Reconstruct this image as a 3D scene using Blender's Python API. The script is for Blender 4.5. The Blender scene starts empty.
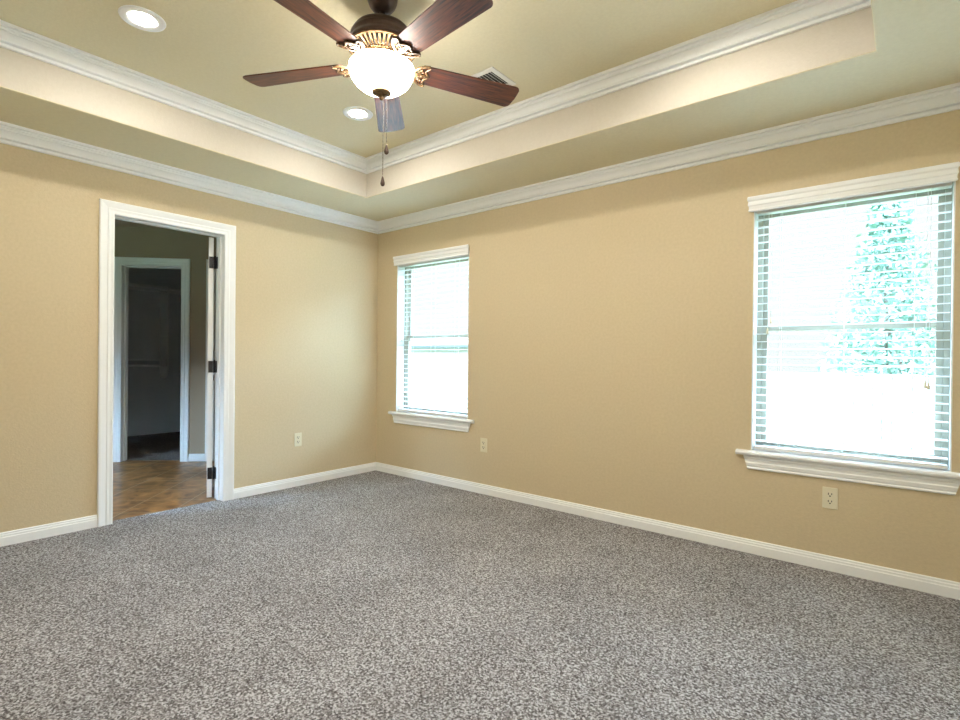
import bpy, math, random
from mathutils import Vector, Matrix
S = bpy.context.scene
COL = S.collection
PI = math.pi
random.seed(7)

# ---------------------------------------------------------------- camera
cd = bpy.data.cameras.new('camera'); cam = bpy.data.objects.new('camera', cd); COL.objects.link(cam)
cd.sensor_fit = 'HORIZONTAL'; cd.sensor_width = 36.0; cd.lens = 523.82/960*36.0
cd.clip_start = 0.05; cd.clip_end = 200
r_ = Vector((0.77547192, 0.63129039, 0.01075851)); u_ = Vector((-0.01138735, -0.00305277, 0.9999305)); f_ = Vector((-0.63127936, 0.77554053, -0.00482139))
m = Matrix((r_, u_, -f_)).transposed().to_4x4(); m.translation = Vector((4.0616, -3.3754, 1.1243))
cam.matrix_world = m
S.camera = cam

# ---------------------------------------------------------------- view, world, daylight
S.view_settings.view_transform = 'Standard'; S.view_settings.look = 'None'
S.view_settings.gamma = 1.0; S.view_settings.use_curve_mapping = False
S.view_settings.exposure = 3.3
S.cycles.use_denoising = True; S.cycles.denoising_prefilter = 'ACCURATE'
S.cycles.max_bounces = 14; S.cycles.diffuse_bounces = 8; S.cycles.transparent_max_bounces = 24
S.cycles.sample_clamp_indirect = 12.0
SKY = 7.0
w = bpy.data.worlds.new('overcast_sky'); S.world = w; w.use_nodes = True
nt = w.node_tree; bg = nt.nodes['Background']
tc = nt.nodes.new('ShaderNodeTexCoord'); sp = nt.nodes.new('ShaderNodeSeparateXYZ'); cr = nt.nodes.new('ShaderNodeValToRGB')
# overcast sky: pale towards the horizon, far brighter overhead
el = cr.color_ramp.elements
el[0].position = 0.0; el[0].color = (0.0160, 0.0168, 0.0172, 1)
el[1].position = 1.0; el[1].color = (0.30, 0.42, 0.55, 1)
for ps, cc in ((0.24, (0.0172, 0.0184, 0.0192, 1)), (0.36, (0.40, 0.57, 0.80, 1)), (0.62, (0.58, 0.80, 1.06, 1))):
    e_ = el.new(ps); e_.color = cc
nt.links.new(tc.outputs['Generated'], sp.inputs[0]); nt.links.new(sp.outputs['Z'], cr.inputs[0]); nt.links.new(cr.outputs[0], bg.inputs[0])
bg.inputs[1].default_value = SKY
LAMP_DOWN = 46.0      # recessed light lens emission
LAMP_BOWL = 9.5       # fan bowl emission
def portal(x0, x1, z0, z1):
    ld = bpy.data.lights.new('window_portal', 'AREA'); ld.shape = 'RECTANGLE'; ld.size = x1-x0; ld.size_y = z1-z0
    ld.cycles.is_portal = True
    o = bpy.data.objects.new('window_portal', ld); COL.objects.link(o)
    o.location = ((x0+x1)/2, 0.17, (z0+z1)/2); o.rotation_euler = (-PI/2, 0, 0)
W1 = (0.285, 1.185); W2 = (3.362, 4.235); WZ = (0.60, 2.03)
portal(*W1, *WZ); portal(*W2, *WZ)

# ---------------------------------------------------------------- materials
def mat(name, col, rough=0.5, metal=0.0, spec=0.5, bump=None, noise=None, emit=None, coat=0.0):
    m = bpy.data.materials.new(name); m.use_nodes = True; n = m.node_tree; b = n.nodes['Principled BSDF']
    b.inputs['Base Color'].default_value = (*col, 1); b.inputs['Roughness'].default_value = rough
    b.inputs['Metallic'].default_value = metal; b.inputs['Specular IOR Level'].default_value = spec
    b.inputs['Coat Weight'].default_value = coat
    t = n.nodes.new('ShaderNodeTexCoord')
    if noise:   # (scale, second colour, contrast low, high)
        z = n.nodes.new('ShaderNodeTexNoise'); z.inputs['Scale'].default_value = noise[0]; z.inputs['Detail'].default_value = 4
        r = n.nodes.new('ShaderNodeValToRGB'); r.color_ramp.elements[0].position = noise[2]; r.color_ramp.elements[1].position = noise[3]
        r.color_ramp.elements[0].color = (*noise[1], 1); r.color_ramp.elements[1].color = (*col, 1)
        n.links.new(t.outputs['Object'], z.inputs[0]); n.links.new(z.outputs['Fac'], r.inputs[0]); n.links.new(r.outputs[0], b.inputs['Base Color'])
    if bump:    # (scale, strength, distance)
        z = n.nodes.new('ShaderNodeTexNoise'); z.inputs['Scale'].default_value = bump[0]; z.inputs['Detail'].default_value = 3
        p = n.nodes.new('ShaderNodeBump'); p.inputs['Strength'].default_value = bump[1]; p.inputs['Distance'].default_value = bump[2]
        n.links.new(t.outputs['Object'], z.inputs[0]); n.links.new(z.outputs['Fac'], p.inputs['Height']); n.links.new(p.outputs[0], b.inputs['Normal'])
    if emit:
        b.inputs['Emission Color'].default_value = (*emit[0], 1); b.inputs['Emission Strength'].default_value = emit[1]
    return m
M = {}
M['wall'] = mat('beige_orange_peel_paint', (0.628, 0.53, 0.358), 0.6, spec=0.3, bump=(110, 0.25, 0.004), noise=(60, (0.593, 0.50, 0.337), 0.35, 0.65))
M['ceil'] = mat('ceiling_paint', (0.73, 0.67, 0.475), 0.7, spec=0.2, bump=(110, 0.25, 0.004), noise=(60, (0.70, 0.64, 0.45), 0.35, 0.65))
M['trim'] = mat('white_trim_paint', (0.85, 0.88, 0.90), 0.4, noise=(3, (0.84, 0.87, 0.89), 0.4, 0.6))
M['tray'] = mat('cream_tray_paint', (0.61, 0.57, 0.50), 0.7, spec=0.2, bump=(110, 0.25, 0.004), noise=(60, (0.59, 0.55, 0.48), 0.35, 0.65))
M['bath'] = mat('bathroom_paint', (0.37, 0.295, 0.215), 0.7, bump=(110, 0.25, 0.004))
M['closet'] = mat('closet_paint', (0.74, 0.75, 0.76), 0.7, bump=(110, 0.2, 0.004))
M['shelf'] = mat('closet_shelf_paint', (0.86, 0.86, 0.85), 0.5, bump=(40, 0.05, 0.002))
M['blind'] = mat('white_faux_wood', (0.76, 0.77, 0.78), 0.35, bump=(30, 0.04, 0.001))
M['cord'] = mat('white_cord', (0.75, 0.75, 0.72), 0.8, bump=(400, 0.3, 0.001))
M['vinyl'] = mat('window_vinyl', (0.30, 0.29, 0.23), 0.5, bump=(50, 0.05, 0.001))
M['bronze'] = mat('oil_rubbed_bronze', (0.085, 0.055, 0.045), 0.38, metal=0.6, noise=(30, (0.05, 0.03, 0.025), 0.3, 0.7))
M['gold'] = mat('antique_brass', (0.19, 0.115, 0.05), 0.42, metal=0.5, noise=(70, (0.10, 0.055, 0.025), 0.38, 0.56))
M['iron'] = mat('antique_bronze_iron', (0.13, 0.075, 0.032), 0.4, metal=0.4, noise=(90, (0.035, 0.02, 0.01), 0.40, 0.56))
M['chain'] = mat('chain_metal', (0.20, 0.15, 0.10), 0.35, metal=0.9, noise=(300, (0.08, 0.06, 0.04), 0.3, 0.7))
M['glow'] = mat('lit_frosted_glass', (0.9, 0.87, 0.8), 0.4, emit=((1.0, 0.93, 0.82), LAMP_BOWL))
M['lens'] = mat('lit_lens', (0.9, 0.9, 0.85), 0.4, emit=((1.0, 0.94, 0.84), LAMP_DOWN))
M['plate'] = mat('ivory_plastic', (0.74, 0.70, 0.54), 0.35, bump=(60, 0.03, 0.001))
M['dark'] = mat('dark_recess', (0.03, 0.03, 0.03), 0.6, noise=(80, (0.02, 0.02, 0.02), 0.3, 0.7))
M['black'] = mat('black_metal', (0.02, 0.02, 0.024), 0.4, metal=0.4, noise=(90, (0.03, 0.03, 0.035), 0.4, 0.6))
M['vent'] = mat('white_vent_metal', (0.75, 0.74, 0.68), 0.4, bump=(60, 0.03, 0.001))
M['fence'] = mat('weathered_cedar', (0.17, 0.165, 0.16), 0.9, noise=(6, (0.125, 0.12, 0.118), 0.35, 0.65))
M['roof'] = mat('grey_green_shingles', (0.045, 0.054, 0.050), 0.9, noise=(9, (0.036, 0.043, 0.040), 0.35, 0.65))
M['siding'] = mat('light_brick_render', (0.36, 0.34, 0.31), 0.9, noise=(5, (0.32, 0.30, 0.27), 0.4, 0.6))
M['leaf'] = mat('green_leaf', (0.17, 0.26, 0.19), 0.6, noise=(3, (0.11, 0.20, 0.15), 0.35, 0.65))
M['bark'] = mat('bark', (0.14, 0.10, 0.07), 0.9, noise=(12, (0.08, 0.06, 0.05), 0.35, 0.65))
M['lawn'] = mat('dry_lawn', (0.08, 0.11, 0.045), 1.0, noise=(1.5, (0.06, 0.085, 0.035), 0.35, 0.65))

def wood():
    m = bpy.data.materials.new('mahogany_blade'); m.use_nodes = True; n = m.node_tree; b = n.nodes['Principled BSDF']
    t = n.nodes.new('ShaderNodeTexCoord'); mp = n.nodes.new('ShaderNodeMapping'); mp.inputs['Scale'].default_value = (1.2, 16, 16)
    z = n.nodes.new('ShaderNodeTexNoise'); z.inputs['Scale'].default_value = 7; z.inputs['Detail'].default_value = 6; z.inputs['Distortion'].default_value = 0.6
    r = n.nodes.new('ShaderNodeValToRGB'); e = r.color_ramp.elements
    e[0].position = 0.35; e[0].color = (0.028, 0.009, 0.006, 1); e[1].position = 0.68; e[1].color = (0.165, 0.044, 0.017, 1)
    n.links.new(t.outputs['Object'], mp.inputs[0]); n.links.new(mp.outputs[0], z.inputs[0]); n.links.new(z.outputs['Fac'], r.inputs[0]); n.links.new(r.outputs[0], b.inputs['Base Color'])
    b.inputs['Roughness'].default_value = 0.45; b.inputs['Specular IOR Level'].default_value = 0.45; b.inputs['Coat Weight'].default_value = 0.08; b.inputs['Coat Roughness'].default_value = 0.3
    return m
M['wood'] = wood()

def carpet(name, dark, light, mid):
    m = bpy.data.materials.new(name); m.use_nodes = True; n = m.node_tree; L = n.links; b = n.nodes['Principled BSDF']
    t = n.nodes.new('ShaderNodeTexCoord')
    # each tuft of the pile has its own tone; softer clumps show further off
    z1 = n.nodes.new('ShaderNodeTexVoronoi'); z1.inputs['Scale'].default_value = 190
    sx = n.nodes.new('ShaderNodeSeparateColor')
    z2 = n.nodes.new('ShaderNodeTexNoise'); z2.inputs['Scale'].default_value = 95; z2.inputs['Detail'].default_value = 2
    z3 = n.nodes.new('ShaderNodeMapRange'); z3.inputs[1].default_value = 0.3; z3.inputs[2].default_value = 0.7
    z = n.nodes.new('ShaderNodeMix'); z.data_type = 'FLOAT'; z.inputs[0].default_value = 0.42
    L.new(t.outputs['Object'], z1.inputs[0]); L.new(t.outputs['Object'], z2.inputs[0]); L.new(z1.outputs['Color'], sx.inputs[0]); L.new(z2.outputs['Fac'], z3.inputs[0])
    L.new(sx.outputs[0], z.inputs[2]); L.new(z3.outputs[0], z.inputs[3])
    r = n.nodes.new('ShaderNodeValToRGB'); e = r.color_ramp.elements
    e[0].position = 0.20; e[0].color = (*dark, 1); e[1].position = 0.80; e[1].color = (*light, 1)
    k = e.new(0.5); k.color = (*mid, 1)
    big = n.nodes.new('ShaderNodeTexNoise'); big.inputs['Scale'].default_value = 2.2; big.inputs['Detail'].default_value = 3
    mr = n.nodes.new('ShaderNodeMapRange'); mr.inputs[1].default_value = 0.3; mr.inputs[2].default_value = 0.7; mr.inputs[3].default_value = 0.88; mr.inputs[4].default_value = 1.10
    mx = n.nodes.new('ShaderNodeMix'); mx.data_type = 'RGBA'; mx.blend_type = 'MULTIPLY'; mx.inputs[0].default_value = 1
    L.new(t.outputs['Object'], big.inputs[0]); L.new(z.outputs[0], r.inputs[0]); L.new(big.outputs['Fac'], mr.inputs[0])
    L.new(r.outputs[0], mx.inputs[6]); L.new(mr.outputs[0], mx.inputs[7]); L.new(mx.outputs[2], b.inputs['Base Color'])
    p = n.nodes.new('ShaderNodeBump'); p.inputs['Strength'].default_value = 0.5; p.inputs['Distance'].default_value = 0.006
    L.new(z.outputs[0], p.inputs['Height']); L.new(p.outputs[0], b.inputs['Normal'])
    b.inputs['Roughness'].default_value = 1.0; b.inputs['Specular IOR Level'].default_value = 0.1
    return m
M['carpet'] = carpet('grey_brown_carpet', (0.075, 0.068, 0.068), (0.51, 0.51, 0.535), (0.225, 0.214, 0.215))
M['carpet2'] = carpet('closet_carpet', (0.06, 0.05, 0.045), (0.35, 0.32, 0.30), (0.17, 0.15, 0.14))

def tile():
    m = bpy.data.materials.new('slate_look_tile'); m.use_nodes = True; n = m.node_tree; L = n.links; b = n.nodes['Principled BSDF']
    t = n.nodes.new('ShaderNodeTexCoord'); mp = n.nodes.new('ShaderNodeMapping'); mp.inputs['Rotation'].default_value = (0, 0, PI/4)
    br = n.nodes.new('ShaderNodeTexBrick'); br.offset = 0.0; br.inputs['Scale'].default_value = 1.0
    br.inputs['Brick Width'].default_value = 0.33; br.inputs['Row Height'].default_value = 0.33; br.inputs['Mortar Size'].default_value = 0.004
    br.inputs['Color1'].default_value = (0.9, 0.9, 0.9, 1); br.inputs['Color2'].default_value = (1.1, 1.05, 1.0, 1); br.inputs['Mortar'].default_value = (0.38, 0.30, 0.2, 1)
    z = n.nodes.new('ShaderNodeTexNoise'); z.inputs['Scale'].default_value = 6; z.inputs['Detail'].default_value = 7; z.inputs['Distortion'].default_value = 1.2
    r = n.nodes.new('ShaderNodeValToRGB'); e = r.color_ramp.elements
    e[0].position = 0.36; e[0].color = (0.12, 0.052, 0.018, 1); e[1].position = 0.66; e[1].color = (0.40, 0.20, 0.07, 1)
    mx = n.nodes.new('ShaderNodeMix'); mx.data_type = 'RGBA'; mx.blend_type = 'MIX'
    L.new(t.outputs['Object'], mp.inputs[0]); L.new(mp.outputs[0], br.inputs[0]); L.new(t.outputs['Object'], z.inputs[0]); L.new(z.outputs['Fac'], r.inputs[0])
    L.new(br.outputs['Fac'], mx.inputs[0]); L.new(r.outputs[0], mx.inputs[6]); mx.inputs[7].default_value = (0.36, 0.28, 0.18, 1); L.new(mx.outputs[2], b.inputs['Base Color'])
    b.inputs['Roughness'].default_value = 0.35
    p = n.nodes.new('ShaderNodeBump'); p.inputs['Strength'].default_value = 0.3; p.inputs['Distance'].default_value = 0.005
    L.new(z.outputs['Fac'], p.inputs['Height']); L.new(p.outputs[0], b.inputs['Normal'])
    return m
M['tile'] = tile()

def glass():
    m = bpy.data.materials.new('window_glass'); m.use_nodes = True; n = m.node_tree; n.nodes.clear()
    o = n.nodes.new('ShaderNodeOutputMaterial'); a = n.nodes.new('ShaderNodeBsdfTransparent'); a.inputs[0].default_value = (0.93, 0.96, 0.95, 1)
    g = n.nodes.new('ShaderNodeBsdfGlossy'); g.inputs['Roughness'].default_value = 0.01
    f = n.nodes.new('ShaderNodeLayerWeight'); f.inputs[0].default_value = 0.5; x = n.nodes.new('ShaderNodeMixShader')
    pw = n.nodes.new('ShaderNodeMath'); pw.operation = 'POWER'; pw.inputs[1].default_value = 4.0; ad = n.nodes.new('ShaderNodeMath'); ad.operation = 'MULTIPLY_ADD'; ad.inputs[1].default_value = 0.5; ad.inputs[2].default_value = 0.035
    n.links.new(f.outputs['Facing'], pw.inputs[0]); n.links.new(pw.outputs[0], ad.inputs[0]); n.links.new(ad.outputs[0], x.inputs[0]); n.links.new(a.outputs[0], x.inputs[1]); n.links.new(g.outputs[0], x.inputs[2]); n.links.new(x.outputs[0], o.inputs[0])
    return m
M['glass'] = glass()

# ---------------------------------------------------------------- mesh helpers
class MB:
    def __init__(s): s.v = []; s.f = []; s.sm = []
    def add(s, V, F, smooth=False):
        k = len(s.v); s.v += [tuple(p) for p in V]; s.f += [tuple(i+k for i in q) for q in F]; s.sm += [smooth]*len(F); return s
    def box(s, a, b, M4=None):
        x0, y0, z0 = a; x1, y1, z1 = b
        V = [Vector(p) for p in ((x0,y0,z0),(x1,y0,z0),(x1,y1,z0),(x0,y1,z0),(x0,y0,z1),(x1,y0,z1),(x1,y1,z1),(x0,y1,z1))]
        if M4: V = [M4 @ p for p in V]
        return s.add(V, [(0,3,2,1),(4,5,6,7),(0,1,5,4),(1,2,6,5),(2,3,7,6),(3,0,4,7)])
    def rings(s, R, closed=True, caps=True, smooth=False, loop=False):
        n = len(R[0]); V = [p for r in R for p in r]; F = []; K = len(R)
        for i in range(K if loop else K-1):
            for j in range(n if closed else n-1):
                a, b = i*n+j, i*n+(j+1) % n; c, d = ((i+1) % K)*n+(j+1) % n, ((i+1) % K)*n+j
                F.append((a, b, c, d))
        k = len(s.v); s.add(V, F, smooth)
        if caps and not loop:
            s.f.append(tuple(k+j for j in reversed(range(n)))); s.f.append(tuple(k+(K-1)*n+j for j in range(n))); s.sm += [False, False]
        return s
    def lathe(s, prof, seg=40, c=(0, 0, 0), loop=False):
        R = [[(c[0]+r*math.cos(2*PI*k/seg), c[1]+r*math.sin(2*PI*k/seg), c[2]+z) for k in range(seg)] for r, z in prof]
        return s.rings(R, True, not loop, True, loop)
    def tube(s, pts, r, seg=8, closed=False):
        P = [Vector(p) for p in pts]; R = []
        for i, p in enumerate(P):
            if closed: d = P[(i+1) % len(P)]-P[i-1]
            else: d = P[min(i+1, len(P)-1)]-P[max(i-1, 0)]
            d.normalize(); a = Vector((0, 0, 1)) if abs(d.z) < 0.9 else Vector((1, 0, 0))
            n = d.cross(a).normalized(); b = n.cross(d)
            rr = r[i] if isinstance(r, (list, tuple)) else r
            R.append([p+(n*math.cos(2*PI*k/seg)+b*math.sin(2*PI*k/seg))*rr for k in range(seg)])
        return s.rings(R, True, not closed, True, closed)
    def ribbon(s, pts, wd, th, z=0.0):
        """flat bar of width wd and thickness th following points (x, y[, z])"""
        P = [Vector((p[0], p[1], p[2] if len(p) > 2 else z)) for p in pts]; R = []
        for i, p in enumerate(P):
            d = P[min(i+1, len(P)-1)]-P[max(i-1, 0)]; d.z = 0; d.normalize(); n = Vector((-d.y, d.x, 0))
            ww = wd[i] if isinstance(wd, (list, tuple)) else wd
            h = Vector((0, 0, th/2)); R.append([p-n*ww/2-h*0.4, p-n*ww*0.25-h, p+n*ww*0.25-h, p+n*ww/2-h*0.4, p+n*ww/2+h, p-n*ww/2+h])
        return s.rings(R)
    def sweep(s, A, B, nrm, prof, ma=1, mb=-1):
        """moulding profile [(out, up)] run from A to B, nrm = out direction, mitred ends"""
        A = Vector(A); B = Vector(B); d = (B-A).normalized(); nrm = Vector(nrm)
        R = [[P+d*(k*o)+nrm*o+Vector((0, 0, u)) for o, u in prof] for P, k in ((A, ma), (B, mb))]
        return s.rings(R)
    def prism(s, out, z0, z1, M4=None):
        R = [[Vector((x, y, z)) for x, y in out] for z in (z0, z1)]
        if M4: R = [[M4 @ p for p in r] for r in R]
        return s.rings(R)
    def build(s, name, m, parent=None, bevel=0):
        me = bpy.data.meshes.new(name); me.from_pydata(s.v, [], s.f); me.polygons.foreach_set('use_smooth', s.sm)
        me.materials.append(M[m]); o = bpy.data.objects.new(name, me); COL.objects.link(o)
        import bmesh
        b = bmesh.new(); b.from_mesh(me); bmesh.ops.recalc_face_normals(b, faces=b.faces); b.to_mesh(me); b.free()
        if parent:
            o.parent = parent; o.matrix_parent_inverse = parent.matrix_world.inverted() if parent.type == 'MESH' else Matrix.Translation(-parent.location)
        if bevel:
            mod = o.modifiers.new('bevel', 'BEVEL'); mod.width = bevel; mod.segments = 2; mod.limit_method = 'ANGLE'
        return o
def struct(o): o['kind'] = 'structure'; return o
def tag(o, label, cat, group=None):
    o['label'] = label; o['category'] = cat
    if group: o['group'] = group
    return o
def thing(name, loc, label, cat, group=None):
    o = bpy.data.objects.new(name, None); COL.objects.link(o); o.location = loc; o.empty_display_size = 0.1
    return tag(o, label, cat, group)
def copy_tree(root, loc, label=None):
    r = root.copy(); COL.objects.link(r); r.location = loc
    if label: r['label'] = label
    for ch in list(root.children):
        c = ch.copy(); COL.objects.link(c); c.parent = r; c.matrix_parent_inverse = ch.matrix_parent_inverse.copy()
        for g in list(ch.children):
            d = g.copy(); COL.objects.link(d); d.parent = c; d.matrix_parent_inverse = g.matrix_parent_inverse.copy()
    return r

# ---------------------------------------------------------------- room shell
CZ = 2.44; TZ = 2.7476; XR = 4.52; YB = -3.66
TX0, TX1, TY0, TY1 = 0.5617, 3.945, -3.06, -0.5948      # tray recess
DY0, DY1, DH = -2.222, -1.504, 2.04                      # doorway in the left wall
struct(MB().box((-0.06, YB, -0.06), (XR, 0, 0)).build('floor', 'carpet'))
wl = MB().box((-0.12, YB-0.15, -0.06), (0, DY0-0.018, 2.9)).box((-0.12, DY1+0.018, -0.06), (0, 0.16, 2.9)).box((-0.12, DY0-0.018, DH+0.018), (0, DY1+0.018, 2.9))
struct(wl.build('wall_left', 'wall'))
ww = MB(); xs = [0, *W1, *W2, XR]
for a, b in ((0, 1), (2, 3), (4, 5)): ww.box((xs[a], 0, -0.3), (xs[b], 0.16, 2.9))
for a, b in (W1, W2): ww.box((a, 0, -0.3), (b, 0.16, WZ[0]-0.03)); ww.box((a, 0, WZ[1]), (b, 0.16, 2.9))
struct(ww.build('wall_window', 'wall'))
struct(MB().box((XR, YB-0.15, -0.06), (XR+0.12, 0.16, 2.9)).build('wall_right', 'wall'))
struct(MB().box((0, YB-0.15, -0.06), (XR, YB, 2.9)).build('wall_back', 'wall'))
# ceiling with tray recess: soffit ring with a rounded lower lip, vertical tray sides, raised field
def rect(o, z): return [(TX0-o, TY0-o, z), (TX1+o, TY0-o, z), (TX1+o, TY1+o, z), (TX0-o, TY1+o, z)]
R = 0.007; prof = [(R*(1-math.sin(t)), CZ+R*(1-math.cos(t))) for t in [PI/2*k/6 for k in range(7)]]
cb = MB()
rings = [[(0, YB, CZ), (XR, YB, CZ), (XR, 0, CZ), (0, 0, CZ)]]+[rect(o, z) for o, z in prof]+[rect(0, TZ)]
cb.rings(rings[:-1], True, False)
cb.sm = [False]*len(cb.sm)
for i in range(4, 4+24): cb.sm[i] = True
tb = MB(); tb.rings([rect(0, prof[-1][1]), rect(0, TZ)], True, False); struct(tb.build('wall_tray', 'tray'))
cb.add(rect(0, TZ), [(0, 1, 2, 3)])
cb.add([(0, YB, 2.9), (XR, YB, 2.9), (XR, 0, 2.9), (0, 0, 2.9)], [(0, 1, 2, 3)])
cb.add([(0, YB, CZ), (XR, YB, CZ), (XR, 0, CZ), (0, 0, CZ), (0, YB, 2.9), (XR, YB, 2.9), (XR, 0, 2.9), (0, 0, 2.9)], [(0, 1, 5, 4), (1, 2, 6, 5), (2, 3, 7, 6), (3, 0, 4, 7)])
struct(cb.build('ceiling', 'ceil'))

# crown mouldings
def arc(cx, cz, r, a0, a1, n=6): return [(cx+r*math.cos(math.radians(a0+(a1-a0)*k/n)), cz+r*math.sin(math.radians(a0+(a1-a0)*k/n))) for k in range(n+1)]
H = 0.109; P = 0.054
crown = [(0, -H), (0.014, -H), (0.017, -H+0.003), (0.017, -H+0.013), (0.004, -H+0.014), (0.004, -H+0.022), (0.022, -H+0.023), (0.026, -H+0.027), (0.024, -H+0.035), (0.008, -H+0.037)]
crown += arc(P-0.010, -H+0.042, 0.036, 180, 118, 8) + [(P-0.028, -0.029), (P-0.021, -0.023), (P-0.020, -0.016), (P, -0.015), (P, 0), (0, 0)]
def crown_run(name, x0, y0, x1, y1, z, extra=None):
    b = MB(); c = [(x0, y0), (x1, y0), (x1, y1), (x0, y1)]; N = [(0, 1, 0), (-1, 0, 0), (0, -1, 0), (1, 0, 0)]
    for k in range(4):
        a = c[k]; e = c[(k+1) % 4]
        b.sweep((*a, z), (*e, z), N[k], crown)
        if extra: b.sweep((*a, z), (*e, z), N[k], extra)
    struct(b.build(name, 'trim'))
crown_run('trim_1', 0, YB, XR, 0, CZ)
crown_run('trim_2', TX0, TY0, TX1, TY1, TZ)
# baseboards
BH = 0.079
base = [(0, 0), (0.014, 0), (0.014, BH-0.030), (0.011, BH-0.026), (0.011, BH-0.016), (0.008, BH-0.012), (0.008, BH-0.004), (0.005, BH), (0, BH)]
def bb(name, runs, mat_='trim'):
    b = MB()
    for A, B, n, ma, mb in runs: b.sweep((*A, 0), (*B, 0), n, base, ma, mb)
    return struct(b.build(name, mat_))
bb('baseboard_window', [((0, 0), (XR, 0), (0, -1, 0), 1, -1)])
CW = 0.084   # casing width
bb('baseboard_left', [((0, YB), (0, DY0-CW), (1, 0, 0), 1, 0), ((0, DY1+CW), (0, 0), (1, 0, 0), 0, -1)])
bb('baseboard_back', [((0, YB), (XR, YB), (0, 1, 0), 1, -1)])
bb('baseboard_right', [((XR, YB), (XR, 0), (-1, 0, 0), 1, -1)])

# casing around an opening: path in the wall plane, profile across
cas = [(0.0, 0.0), (0.0, 0.011), (0.006, 0.014), (0.020, 0.012), (0.034, 0.015), (0.040, 0.012), (0.056, 0.016), (0.070, 0.019), (0.080, 0.019), (CW, 0.015), (CW, 0.0)]
def casing(b, O, d, n, w0, w1, h, rv=0.0):
    """O origin on the wall at floor, d along the wall, n out of the wall; opening from w0 to w1 along d"""
    O = Vector(O); d = Vector(d); n = Vector(n); z = Vector((0, 0, 1))
    def pt(a, q, o): return O+d*a+z*q+n*o
    Rg = [[pt(w0-u, 0, t) for u, t in cas], [pt(w0-u, h+u, t) for u, t in cas], [pt(w1+u, h+u, t) for u, t in cas], [pt(w1+u, 0, t) for u, t in cas]]
    b.rings(Rg)
def jamb(b, O, d, n, w0, w1, h, t, depth, stop=None):
    """jamb lining of thickness t going -n by depth, with an optional stop strip at a depth range"""
    O = Vector(O); d = Vector(d); n = Vector(n); z = Vector((0, 0, 1))
    M4 = Matrix((( d.x, -n.x, 0, O.x), (d.y, -n.y, 0, O.y), (0, 0, 1, 0), (0, 0, 0, 1)))
    b.box((w0-t, 0, 0), (w0, depth, h+t), M4); b.box((w1, 0, 0), (w1+t, depth, h+t), M4); b.box((w0, 0, h), (w1, depth, h+t), M4)
    if stop:
        s0, s1, q = stop
        b.box((w0, s0, 0), (w0+q, s1, h), M4); b.box((w1-q, s0, 0), (w1, s1, h), M4); b.box((w0+q, s0, h-q), (w1-q, s1, h), M4)
b = MB(); casing(b, (0, 0, 0), (0, 1, 0), (1, 0, 0), DY0, DY1, DH)
casing(b, (-0.12, 0, 0), (0, 1, 0), (-1, 0, 0), DY0, DY1, DH)
struct(b.build('trim_3', 'trim'))
b = MB(); jamb(b, (0, 0, 0), (0, 1, 0), (1, 0, 0), DY0, DY1, DH, 0.018, 0.12, (0.045, 0.078, 0.011))
struct(b.build('trim_4', 'trim', bevel=0.001))

# ---------------------------------------------------------------- windows
def window(n, x0, x1):
    z0, z1 = WZ; yf = 0.09
    f = MB()
    def ring(b, a0, a1, c0, c1, wd, y0, y1):
        b.box((a0, y0, c0), (a0+wd, y1, c1)); b.box((a1-wd, y0, c0), (a1, y1, c1)); b.box((a0+wd, y0, c0), (a1-wd, y1, c0+wd)); b.box((a0+wd, y0, c1-wd), (a1-wd, y1, c1))
    ring(f, x0, x1, z0, z1, 0.032, yf, yf+0.07)
    wo = struct(f.build('window_%d' % n, 'vinyl', bevel=0.002))
    zm = 1.315; a, c = x0+0.0325, x1-0.0325
    lo = MB(); ring(lo, a, c, z0+0.0325, zm+0.012, 0.028, yf+0.006, yf+0.034); l = lo.build('lower_sash', 'vinyl', wo, 0.002)
    up = MB(); ring(up, a, c, zm-0.012, z1-0.0325, 0.026, yf+0.036, yf+0.062); u = up.build('upper_sash', 'vinyl', wo, 0.002)
    MB().box((a+0.026, yf+0.018, z0+0.06), (c-0.026, yf+0.022, zm-0.014)).build('glass_pane', 'glass', l)
    MB().box((a+0.024, yf+0.047, zm+0.012), (c-0.024, yf+0.051, z1-0.058)).build('glass_pane', 'glass', u)
    # white drywall-depth lining of the reveal, stool and apron
    r = MB().box((x0, 0.0, z0), (x0+0.006, yf, z1)).box((x1-0.006, 0.0, z0), (x1, yf, z1)).box((x0+0.006, 0, z1-0.006), (x1-0.006, yf, z1)).build('reveal_lining', 'trim', wo)
    s = MB(); ex = 0.075
    s.rings([[(x, y, z) for y, z in ((yf, z0-0.03), (yf, z0), (0, z0), (-0.026, z0-0.001), (-0.033, z0-0.006), (-0.036, z0-0.014), (-0.033, z0-0.023), (-0.026, z0-0.028), (0, z0-0.03))] for x in (x0, x1)])
    for xa, xb in ((x0-ex, x0), (x1, x1+ex)):
        s.rings([[(x, y, z) for y, z in ((0, z0), (-0.026, z0-0.001), (-0.033, z0-0.006), (-0.036, z0-0.014), (-0.033, z0-0.023), (-0.026, z0-0.028), (0, z0-0.03))] for x in (xa, xb)])
    s.build('window_stool', 'trim', wo)
    ap = MB(); t = [(0, z0-0.031), (-0.020, z0-0.031), (-0.018, z0-0.045), (-0.013, z0-0.050), (-0.012, z0-0.066), (-0.015, z0-0.072), (-0.013, z0-0.088), (-0.010, z0-0.094), (-0.014, z0-0.102), (-0.010, z0-0.109), (0, z0-0.109)]
    ap.rings([[(x0-0.036+k*((z0-0.031-z)*0.28), y, z) for y, z in t] for k in (1,)]+[[(x1+0.036-((z0-0.031-z)*0.28), y, z) for y, z in t]])
    ap.build('window_apron', 'trim', wo)
    return wo
window(1, *W1); window(2, *W2)

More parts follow.
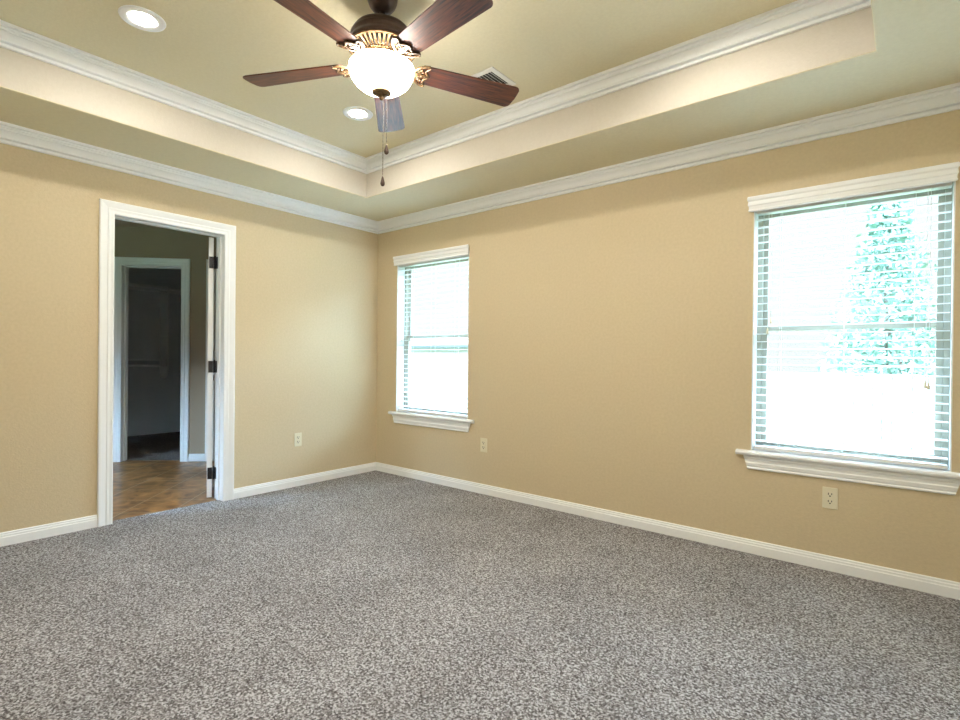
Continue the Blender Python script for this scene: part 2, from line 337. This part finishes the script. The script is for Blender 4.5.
def blind(x0, x1, label, lad, tassels):
    t = thing('window_blind', ((x0+x1)/2, 0.03, WZ[0]), label, 'window blind')
    a, c = x0+0.012, x1-0.012; yc = 0.036
    zt = WZ[1]-0.008
    MB().box((a, yc-0.028, zt-0.045), (c, yc+0.028, zt)).build('head_rail', 'blind', t, 0.002)
    # valance: moulded board in front of the wall with short returned ends
    v = [(0.0, 1.988), (0.012, 1.988), (0.014, 1.994), (0.011, 2.002), (0.012, 2.018), (0.016, 2.024), (0.014, 2.046), (0.019, 2.054), (0.019, 2.068), (0.016, 2.075), (0.0, 2.075)]
    vb = MB(); xa, xb = x0-0.030, x1+0.014 if x0 < 2 else x1+0.012
    yo = -0.012
    vb.rings([[(xa+(0.019-o), yo-o, z) for o, z in v], [(xb-(0.019-o), yo-o, z) for o, z in v]])
    vb.box((xa+0.019, yo, 1.99), (xa+0.029, -0.0005, 2.074)).box((xb-0.029, yo, 1.99), (xb-0.019, -0.0005, 2.074))
    vb.build('valance', 'trim', t)
    sl = MB(); n = 30; pit = 0.0445; zb = WZ[0]+0.045
    for k in range(n):
        z = zb+0.01+pit*k
        if z > zt-0.055: break
        th = math.radians(3)
        pr = []
        for s in (-1, -0.5, 0, 0.5, 1): pr.append((yc+s*0.025*math.cos(th), z+s*0.025*math.sin(th)+0.0015*(1-s*s)+0.0017))
        pr += [(y, q-0.0034) for y, q in reversed(pr)]
        sl.rings([[(x, y, q) for y, q in pr] for x in (a, c)])
        ztop = z
    sl.build('slats', 'blind', t)
    MB().box((a, yc-0.025, WZ[0]+0.006), (c, yc+0.025, WZ[0]+0.026)).build('bottom_rail', 'blind', t, 0.004)
    for lx in lad:
        lb = MB()
        for dy in (-0.027, 0.027): lb.tube([(lx, yc+dy, WZ[0]+0.026), (lx, yc+dy, zt-0.045)], 0.0009, 5)
        lb.build('ladder_cord', 'cord', t)
    for tx, tz_, two in tassels:
        cb_ = MB()
        for k in range(two):
            xx = tx+0.012*k; zz = tz_-0.006*k
            cb_.tube([(xx, yc-0.031, zt-0.04), (xx, yc-0.033, zz)], 0.0010, 5)
        cb_.build('pull_cord', 'cord', t)
        for k in range(two):
            xx = tx+0.012*k; zz = tz_-0.006*k
            MB().lathe([(0.002, 0.002), (0.004, -0.004), (0.0065, -0.022), (0.007, -0.030), (0.004, -0.034)], 12, (xx, yc-0.033, zz)).build('tassel', 'plate', t)
    return t
blind(*W1, 'white horizontal slat blind in the left window, the one beside the room corner', (0.45, 0.735, 1.02), [(1.075, 1.17, 1), (0.36, 1.30, 1)])
blind(*W2, 'white horizontal slat blind over the large window at the right edge of the photo', (3.50, 3.80, 4.09), [(3.455, 1.37, 1), (4.135, 1.03, 2), (3.44, 1.31, 1)])

# ---------------------------------------------------------------- bathroom and closet beyond the doorway
struct(MB().box((-2.9, YB-0.15, -0.06), (-0.06, 0.1, -0.004)).build('floor_bathroom', 'tile'))
P0 = Vector((-1.8127, -1.067, 0)); D = Vector((math.sqrt(.5), math.sqrt(.5), 0)); N = Vector((math.sqrt(.5), -math.sqrt(.5), 0))
M45 = Matrix(((D.x, -N.x, 0, P0.x), (D.y, -N.y, 0, P0.y), (0, 0, 1, 0), (0, 0, 0, 1)))
CA, CB = -0.622, -0.036     # closet opening along the angled wall
LA, LB = 0.298, 0.90        # linen closet opening
b = MB(); T = 0.115
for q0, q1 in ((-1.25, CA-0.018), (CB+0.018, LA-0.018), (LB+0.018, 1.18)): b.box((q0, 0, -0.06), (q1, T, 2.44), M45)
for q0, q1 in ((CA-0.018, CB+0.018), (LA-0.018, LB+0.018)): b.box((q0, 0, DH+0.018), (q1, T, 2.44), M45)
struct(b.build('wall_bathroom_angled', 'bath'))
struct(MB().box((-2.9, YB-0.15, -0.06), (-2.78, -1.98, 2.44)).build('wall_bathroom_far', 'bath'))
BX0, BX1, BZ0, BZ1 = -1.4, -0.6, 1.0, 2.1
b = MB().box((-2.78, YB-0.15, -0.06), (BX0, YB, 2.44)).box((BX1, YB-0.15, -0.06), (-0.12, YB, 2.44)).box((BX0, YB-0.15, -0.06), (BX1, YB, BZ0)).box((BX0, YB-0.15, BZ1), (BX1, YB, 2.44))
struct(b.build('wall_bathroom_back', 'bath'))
b = MB().box((BX0, YB-0.12, BZ0), (BX0+.04, YB-0.06, BZ1)).box((BX1-.04, YB-0.12, BZ0), (BX1, YB-0.06, BZ1)).box((BX0+.04, YB-0.12, BZ0), (BX1-.04, YB-0.06, BZ0+.04)).box((BX0+.04, YB-0.12, BZ1-.04), (BX1-.04, YB-0.06, BZ1))
w3 = struct(b.build('window_3', 'trim'))  # unseen window, added and sized to bring daylight into bathroom and closet
MB().box((BX0+.04, YB-0.092, BZ0+.04), (BX1-.04, YB-0.088, BZ1-.04)).build('glass_pane', 'glass', w3)
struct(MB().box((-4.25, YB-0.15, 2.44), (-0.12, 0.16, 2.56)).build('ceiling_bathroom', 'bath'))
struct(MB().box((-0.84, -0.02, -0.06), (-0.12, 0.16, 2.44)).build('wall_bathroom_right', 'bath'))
b = MB(); casing(b, P0, D, N, CA, CB, DH); struct(b.build('trim_5', 'trim'))
b = MB(); jamb(b, P0, D, N, CA, CB, DH, 0.018, T, (0.045, 0.08, 0.011)); struct(b.build('trim_6', 'trim'))
b = MB(); casing(b, P0, D, N, LA, LB, DH); struct(b.build('trim_7', 'trim'))
b = MB(); jamb(b, P0, D, N, LA, LB, DH, 0.018, T); struct(b.build('trim_8', 'trim'))
d2 = struct(MB().box((LA+0.002, 0.01, 0.01), (LB-0.002, 0.045, DH-0.002), M45).build('door_2', 'trim'))
MB().tube([M45 @ Vector((LA+0.06, y, 0.92)) for y in (0.01, -0.045)], [0.012, 0.012], 12).build('door_handle', 'black', d2)
b = MB()
for q0, q1 in ((-1.25, CA-CW), (CB+CW, LA-CW), (LB+CW, 1.18)):
    A = P0+D*q0; B = P0+D*q1; b.sweep((A.x, A.y, 0), (B.x, B.y, 0), N, base, 0, 0)
struct(b.build('baseboard_bathroom', 'trim'))
# closet shell
struct(MB().box((-4.13, -1.98, -0.06), (-2.9, 0.02, 0.0)).prism([(-2.9, -1.98), (-2.85, -1.98), (-0.885, -0.015), (-0.885, 0.02), (-2.9, 0.02)], -0.003, 0.0).build('floor_closet', 'carpet2'))
struct(MB().box((-4.25, -2.1, -0.06), (-4.13, 0.02, 2.44)).build('wall_closet_far', 'closet'))
struct(MB().box((-4.25, 0.02, -0.06), (-0.842, 0.16, 2.44)).build('wall_closet_right', 'closet'))
struct(MB().box((-4.13, -2.1, -0.06), (-2.9, -1.98, 2.44)).build('wall_closet_left', 'closet'))
cs = thing('closet_shelving', (-4.0, -0.7, 0.8), 'grey two-tier closet shelving with hanging rods seen through both doorways', 'closet shelf')
MB().box((-4.13, -1.95, 2.035), (-3.85, -0.49, 2.055)).box((-4.13, -0.47, 2.035), (-4.02, 0.015, 2.055)).build('upper_shelf', 'shelf', cs, 0.001)
MB().box((-4.13, -1.95, 1.03), (-3.86, -0.49, 1.048)).build('lower_shelf', 'shelf', cs, 0.001)
MB().tube([(-3.90, -1.95, 1.985), (-3.90, -0.49, 1.985)], 0.016, 12).build('hanging_rod', 'shelf', cs)
MB().tube([(-3.90, -1.95, 0.965), (-3.90, -0.49, 0.965)], 0.016, 12).build('hanging_rod', 'shelf', cs)
pr = [(-4.13, 2.034), (-4.13, 0.86), (-4.10, 0.81), (-4.03, 0.78), (-3.95, 0.79), (-3.89, 0.83), (-3.85, 0.92), (-3.85, 2.034)]
b = MB(); b.rings([[(x, y, z) for x, z in pr] for y in (-0.489, -0.471)]); b.build('support_panel', 'shelf', cs)
MB().box((-4.13, -0.47, 1.99), (-4.112, 0.015, 2.034)).build('wall_cleat', 'shelf', cs)

# the open door leaf, hinged on the bathroom side of the right jamb
HP = Vector((-0.128, -1.525, 0)); dd = Vector((-0.915, 0.404, 0)); ll = Vector((-0.404, -0.915, 0))
MD = Matrix(((dd.x, ll.x, 0, HP.x), (dd.y, ll.y, 0, HP.y), (0, 0, 1, 0), (0, 0, 0, 1)))
b = MB().box((0, 0, 0.012), (0.71, 0.035, DH-0.006), MD)
for z0, z1 in ((0.20, 0.92), (1.06, 1.86)):
    for y0, y1 in ((-0.003, 0.0), (0.035, 0.038)):
        for a0, a1, c0, c1 in ((0.11, 0.60, z0, z0+0.02), (0.11, 0.60, z1-0.02, z1), (0.11, 0.13, z0+0.02, z1-0.02), (0.58, 0.60, z0+0.02, z1-0.02)):
            b.box((a0, y0, c0), (a1, y1, c1), MD)
dr = struct(b.build('door_1', 'trim', bevel=0.0015))
for hz in (0.20, 1.03, 1.84):
    b = MB().box((-0.003, -0.001, hz-0.045), (-0.0005, 0.031, hz+0.045), MD)
    b.lathe([(0.0085, -0.046), (0.0085, 0.046)], 14, (-0.124, -1.515, hz)).lathe([(0.004, 0.0), (0.006, 0.004), (0.003, 0.009)], 12, (-0.124, -1.515, hz+0.046))
    b.box((-0.120, DY1-0.0035, hz-0.045), (-0.083, DY1-0.0003, hz+0.045))
    b.build('hinge', 'black', dr)
MB().tube([MD @ Vector((0.65, y, 0.92)) for y in (-0.003, -0.008)], 0.026, 16).build('handle_rose', 'black', dr)

# ---------------------------------------------------------------- wall outlets
def outlet(pos, n, label):
    n = Vector(n); d = Vector((-n.y, n.x, 0)); p = Vector(pos)
    t = thing('wall_outlet', pos, label, 'power outlet', 'duplex outlets')
    M4 = Matrix(((d.x, n.x, 0, p.x), (d.y, n.y, 0, p.y), (0, 0, 1, p.z), (0, 0, 0, 1)))
    MB().box((-0.035, 0.0002, -0.057), (0.035, 0.0055, 0.057), M4).build('cover_plate', 'plate', t, 0.002)
    rc = MB(); sl = MB()
    for z in (-0.0195, 0.0195):
        out = [(0.0165*math.cos(k*PI/12), 0.0165*math.sin(k*PI/12)) for k in range(24)]
        out = [(x, max(-0.0145, min(0.0145, y))) for x, y in out]
        Rn = [[M4 @ Vector((x, y_, z+q)) for x, q in out] for y_ in (0.0055, 0.0072)]
        f = rc.build('receptacle', 'plate', t) if False else None
        rr = MB(); rr.rings(Rn); ro = rr.build('receptacle', 'plate', t)
        ss = MB().box((-0.0095, 0.0072, z-0.002), (-0.0055, 0.0076, z+0.009), M4).box((0.0055, 0.0072, z-0.001), (0.0095, 0.0076, z+0.008), M4)
        ss.tube([M4 @ Vector((0, 0.0072, z-0.008)), M4 @ Vector((0, 0.0076, z-0.008))], 0.004, 10).build('socket_slots', 'dark', ro)
    MB().tube([M4 @ Vector((0, 0.0055, 0)), M4 @ Vector((0, 0.0065, 0))], 0.003, 10).build('screw', 'plate', t)
outlet((0, -0.862, 0.400), (1, 0, 0), 'ivory duplex outlet on the left wall between doorway and corner')
outlet((1.366, 0, 0.402), (0, -1, 0), 'small ivory duplex outlet low on the wall just right of the corner window')
outlet((3.752, 0, 0.389), (0, -1, 0), 'ivory duplex outlet on the wall under the right-hand window')

# ---------------------------------------------------------------- recessed lights
def downlight(x, y, label):
    t = thing('recessed_light', (x, y, TZ), label, 'ceiling light', 'recessed ceiling lights')
    MB().lathe([(0.0545, -0.0004), (0.0555, -0.0045), (0.070, -0.0050), (0.088, -0.0065), (0.096, -0.0065), (0.099, -0.0004)], 48, (x, y, TZ), True).build('trim_ring', 'trim', t)
    MB().lathe([(0.054, -0.0006), (0.001, -0.0007)], 40, (x, y, TZ)).build('lens', 'lens', t)
    return t
L1 = downlight(1.175, -2.445, 'lit white recessed downlight nearest the photo top-left corner')
copy_tree(L1, (1.20, -1.18, TZ), 'lit white recessed downlight just left of the downward fan blade')
copy_tree(L1, (3.33, -1.18, TZ), 'lit recessed downlight in the tray corner near the right-hand window, outside the photo')
copy_tree(L1, (3.33, -2.445, TZ), 'lit recessed downlight in the tray corner near the photographer, outside the photo')

# ---------------------------------------------------------------- ceiling vent
vx0, vx1, vy0, vy1 = 2.05, 2.256, -1.075, -0.845
t = thing('ceiling_vent', ((vx0+vx1)/2, (vy0+vy1)/2, TZ), 'white louvered air vent on the tray ceiling partly behind a fan blade', 'air vent')
b = MB(); o = 0.032
for a0, b0, a1, b1 in ((vx0, vy0, vx0+o, vy1), (vx1-o, vy0, vx1, vy1), (vx0+o, vy0, vx1-o, vy0+o), (vx0+o, vy1-o, vx1-o, vy1)): b.box((a0, b0, TZ-0.008), (a1, b1, TZ-0.0005))
b.build('vent_frame', 'vent', t, 0.002)
MB().box((vx0+o, vy0+o, TZ-0.0015), (vx1-o, vy1-o, TZ-0.0005)).build('vent_backing', 'dark', t)
for k in range(7):
    x = vx0+o+0.012+k*0.020
    MB().box((-0.0075, vy0+o, -0.0008), (0.0075, vy1-o, 0.0008), Matrix.Translation((x, 0, TZ-0.007)) @ Matrix.Rotation(math.radians(38), 4, 'Y')).build('louver', 'vent', t)

# ---------------------------------------------------------------- ceiling fan
FX, FY, FZ = 2.217, -1.831, TZ
fan = thing('ceiling_fan', (FX, FY, FZ), 'bronze ceiling fan with five mahogany blades and a glowing glass bowl light', 'ceiling fan')
C = (FX, FY, 0)
MB().lathe([(0.001, TZ-0.0005), (0.068, TZ-0.0005), (0.069, TZ-0.010), (0.066, TZ-0.030), (0.058, TZ-0.050), (0.044, TZ-0.068), (0.026, TZ-0.078), (0.001, TZ-0.080)], 40, C).build('canopy', 'bronze', fan)
MB().lathe([(0.013, 2.61), (0.013, TZ-0.078)], 20, C).lathe([(0.024, 2.61), (0.026, 2.618), (0.022, 2.632), (0.014, 2.640)], 24, C).build('downrod', 'bronze', fan)
mh = MB().lathe([(0.02, 2.614), (0.070, 2.610), (0.100, 2.602), (0.120, 2.588), (0.131, 2.572), (0.132, 2.562), (0.139, 2.558), (0.139, 2.549), (0.134, 2.545), (0.138, 2.534), (0.145, 2.524), (0.150, 2.516), (0.152, 2.508), (0.146, 2.503), (0.02, 2.503)], 56, C).build('motor_housing', 'bronze', fan)
MB().lathe([(0.001, 2.502), (0.139, 2.502), (0.078, 2.470), (0.001, 2.470)], 48, C).build('vent_core', 'dark', fan)
vp = MB().lathe([(0.137, 2.5025), (0.150, 2.5025), (0.150, 2.498), (0.139, 2.494)], 56, C, True).lathe([(0.060, 2.474), (0.090, 2.478), (0.088, 2.468), (0.062, 2.464)], 48, C, True)
for k in range(40):
    a = 2*PI*k/40
    Mr = Matrix.Translation(C) @ Matrix.Rotation(a, 4, 'Z')
    hw = 0.0052
    vp.rings([[Mr @ Vector((0.086, s*0.0030, z)) for s, z in ((-1, 2.478), (-1, 2.470), (1, 2.470), (1, 2.478))], [Mr @ Vector((0.142, s*hw, z)) for s, z in ((-1, 2.503), (-1, 2.496), (1, 2.496), (1, 2.503))]])
vp.build('vent_plate', 'gold', fan)
MB().lathe([(0.060, 2.475), (0.062, 2.462), (0.050, 2.455), (0.048, 2.444), (0.066, 2.436), (0.070, 2.431), (0.001, 2.4305)], 40, C).build('light_fitter', 'bronze', fan)
# bowl: glass shell
bo = []
for k in range(15):
    t_ = PI/2*k/14; bo.append((max(0.002, 0.1445*math.cos(t_)**0.80), 2.412-0.101*math.sin(t_)**1.15))
outer = [(0.134, 2.428), (0.141, 2.424), (0.1445, 2.418)]+bo
inner = [(max(0.001, r-0.004), z+0.004) for r, z in reversed(outer)]
MB().lathe([(r, z) for r, z in outer]+inner, 56, C, True).build('glass_bowl', 'glow', fan)
MB().lathe([(0.001, 2.423), (0.127, 2.423), (0.128, 2.426), (0.068, 2.430), (0.001, 2.431)], 48, C).build('bowl_holder', 'gold', fan)
MB().lathe([(0.036, 2.318), (0.044, 2.313), (0.042, 2.306), (0.030, 2.300), (0.014, 2.296), (0.008, 2.290), (0.011, 2.283), (0.006, 2.276), (0.001, 2.274)], 32, C).build('finial', 'gold', fan)
# pull chains
def chain(dx, dy, z0, z1):
    b = MB(); n = int((z0-z1)/0.0065); x, y = FX+dx, FY+dy
    b.tube([(x, y, z0), (x, y, z1)], 0.0006, 4)
    for k in range(n): 
        zc = z0-0.0065*k
        b.lathe([(0.0004, 0.0022), (0.0019, 0.001), (0.0019, -0.001), (0.0004, -0.0022)], 6, (x, y, zc))
    co = b.build('pull_chain', 'chain', fan)
    MB().lathe([(0.0015, 0.002), (0.004, -0.004), (0.006, -0.012), (0.0095, -0.026), (0.0105, -0.034), (0.008, -0.041), (0.004, -0.044), (0.0005, -0.045)], 20, (x, y, z1)).build('chain_pendant', 'bronze', co)
ux = Vector((r_.x, r_.y))*1.0
chain(0.0065, 0.0055, 2.300, 1.935)
chain(0.019, 0.015, 2.318, 2.078)
# blades with scrolled irons, built along +x and turned into place
ZB = 2.438
def blade_outline():
    pts = []
    ro, rt, wr, wt = 0.172, 0.673, 0.058, 0.0755
    # root end scalloped
    for y, x in ((-wr, ro+0.012), (-wr*0.75, ro), (-wr*0.4, ro+0.004), (0, ro+0.012), (wr*0.4, ro+0.004), (wr*0.75, ro), (wr, ro+0.012)): pts.append((x, y))
    pts = pts[::-1]
    # pts runs +y to -y at the root; continue along the -y edge to the tip
    rc = 0.028
    for k in range(7): a = -PI/2+PI/2*k/6; pts.append((rt-rc-0.004+rc*math.cos(a), -wt+rc+rc*math.sin(a)))
    pts.append((rt, 0))
    for k in range(7): a = PI/2*k/6; pts.append((rt-rc-0.004+rc*math.cos(a), wt-rc+rc*math.sin(a)))
    return pts
def spiral(cx, cy, r0, r1, a0, a1, n=14): return [(cx+(r0+(r1-r0)*k/n)*math.cos(math.radians(a0+(a1-a0)*k/n)), cy+(r0+(r1-r0)*k/n)*math.sin(math.radians(a0+(a1-a0)*k/n))) for k in range(n+1)]
PITCH = math.radians(-10.5)
def make_blade():
    b = MB().prism(blade_outline(), -0.003, 0.003)
    bl = b.build('blade', 'wood', None, 0.0012)
    ir = MB()
    zz = -0.0085
    ir.ribbon([(0.075, 0, 0.020), (0.100, 0, 0.018), (0.125, 0, 0.006), (0.150, 0, -0.004), (0.175, 0, zz), (0.205, 0, zz), (0.235, 0, zz), (0.252, 0, zz)], [0.034, 0.026, 0.020, 0.020, 0.024, 0.020, 0.018, 0.010], 0.008)
    for s in (1, -1):
        a = [(0.140, 0.006*s), (0.155, 0.020*s), (0.172, 0.038*s), (0.192, 0.051*s), (0.212, 0.060*s), (0.232, 0.066*s), (0.243, 0.061*s), (0.240, 0.053*s)]
        ir.ribbon(a, [0.012, 0.014, 0.014, 0.013, 0.012, 0.010, 0.008, 0.006], 0.008, zz)
        c = [(0.252, 0), (0.240, 0.012*s), (0.226, 0.022*s), (0.222, 0.034*s), (0.232, 0.045*s), (0.243, 0.056*s)]
        ir.ribbon(c, [0.010, 0.012, 0.011, 0.010, 0.009, 0.008], 0.008, zz)
        ir.ribbon([(x, y*s) for x, y in spiral(0.198, 0.028, 0.015, 0.003, -150, 230)], 0.006, 0.007, zz)
        ir.tube([(0.222, 0.034*s, zz-0.007), (0.222, 0.034*s, zz+0.002)], 0.0055, 10)
    ir.tube([(0.205, 0, zz-0.007), (0.205, 0, zz+0.002)], 0.006, 10)
    io = ir.build('blade_iron', 'iron', None)
    return bl, io
bl0, io0 = make_blade()
for v_ in io0.data.vertices:
    if v_.co.x > 0.12: v_.co.x = 0.12+(v_.co.x-0.12)*0.76
for k in range(5):
    a = math.radians(134.9+72*k)
    Mx = Matrix.Translation((0, 0, ZB-TZ)) @ Matrix.Rotation(a, 4, 'Z') @ Matrix.Rotation(math.radians(1.0), 4, 'Y') @ Matrix.Rotation(PITCH, 4, 'X')
    for o in (bl0, io0):
        c = o if k == 0 else o.copy()
        if k: COL.objects.link(c)
        c.parent = fan; c.matrix_parent_inverse = Matrix(); c.matrix_local = Mx

# ---------------------------------------------------------------- outside
GZ = -0.75
struct(MB().box((-4.6, 0.16, 2.50), (XR+0.4, 0.62, 2.62)).build('unseen_eave_shade', 'trim'))  # unseen eave, added to keep the high sky light off the blind slats
struct(MB().box((-45, -30, GZ-0.1), (30, 60, GZ)).build('ground', 'lawn'))
def fence_run(x0, x1, y, top, label):
    t = thing('wooden_fence', ((x0+x1)/2, y, GZ), label, 'fence')
    p = MB(); x = x0; k = 0
    while x < x1:
        p.box((x, y-0.01, GZ), (x+0.135, y+0.01, top+0.01*math.sin(k*2.3))); x += 0.145; k += 1
    p.build('picket_panel', 'fence', t)
    r = MB()
    for z in (GZ+0.3, (GZ+top)/2, top-0.2): r.box((x0, y+0.01, z-0.04), (x1, y+0.05, z+0.04))
    r.build('fence_rails', 'fence', t)
    x = x0
    while x <= x1: MB().box((x, y+0.05, GZ), (x+0.09, y+0.14, top-0.05)).build('fence_post', 'fence', t); x += 2.4
fence_run(-16, 9, 9.0, 0.86, 'pale wooden picket fence seen through the window blinds')
h = thing('neighbour_house', (-14.0, 20, GZ), 'light house with low grey roof seen through the corner window blind', 'house')
MB().box((-23, 17, GZ), (-13.2, 24, 1.68)).build('house_wall', 'siding', h)
b = MB(); b.rings([[(x, y, z) for y, z in ((16.5, 1.62), (16.5, 1.74), (20.5, 2.35), (24.5, 1.74), (24.5, 1.62))] for x in (-23.5, -12.8)]); b.build('house_roof', 'roof', h)
def tree(x, y, top, rad, label):
    t = thing('garden_tree', (x, y, GZ), label, 'tree')
    tr = MB().tube([(x, y, GZ), (x+0.03, y, GZ+1.2), (x, y, GZ+2.5), (x, y, top-0.8)], [0.13, 0.11, 0.08, 0.03], 10)
    random.seed(int(x*10)+3)
    lf = MB(); z0 = GZ+0.8
    for k in range(26):
        q = random.random(); z = z0+q*(top-z0-0.6); a = random.uniform(0, 2*PI); rr = rad*(1-q)**0.7*0.8
        tr.tube([(x, y, z), (x+rr*0.6*math.cos(a), y+rr*0.6*math.sin(a), z+0.1), (x+rr*math.cos(a), y+rr*math.sin(a), z+0.15)], [0.03, 0.018, 0.006], 5)
    for k in range(9000):
        q = random.random()**1.25; z = z0+q*(top-z0); rr = rad*((1-q)**0.75+0.05)*(0.8+0.2*math.sin(9*q*3+k % 5))*random.random()**0.45; a = random.uniform(0, 2*PI)
        c = Vector((x+rr*math.cos(a), y+rr*math.sin(a), z+random.uniform(-.1, .1))); e = Vector([random.gauss(0, 1) for _ in range(3)]).normalized(); g = e.cross(Vector([random.gauss(0, 1) for _ in range(3)])).normalized()
        s = random.uniform(0.05, 0.10)
        lf.add([c-e*s, c+g*s*0.4, c+e*s, c-g*s*0.4], [(0, 1, 2, 3)])
    tr.build('trunk', 'bark', t); lf.build('foliage', 'leaf', t)
tree(3.72, 11.2, 5.0, 1.55, 'leafy green tree behind the fence in the right-hand window')
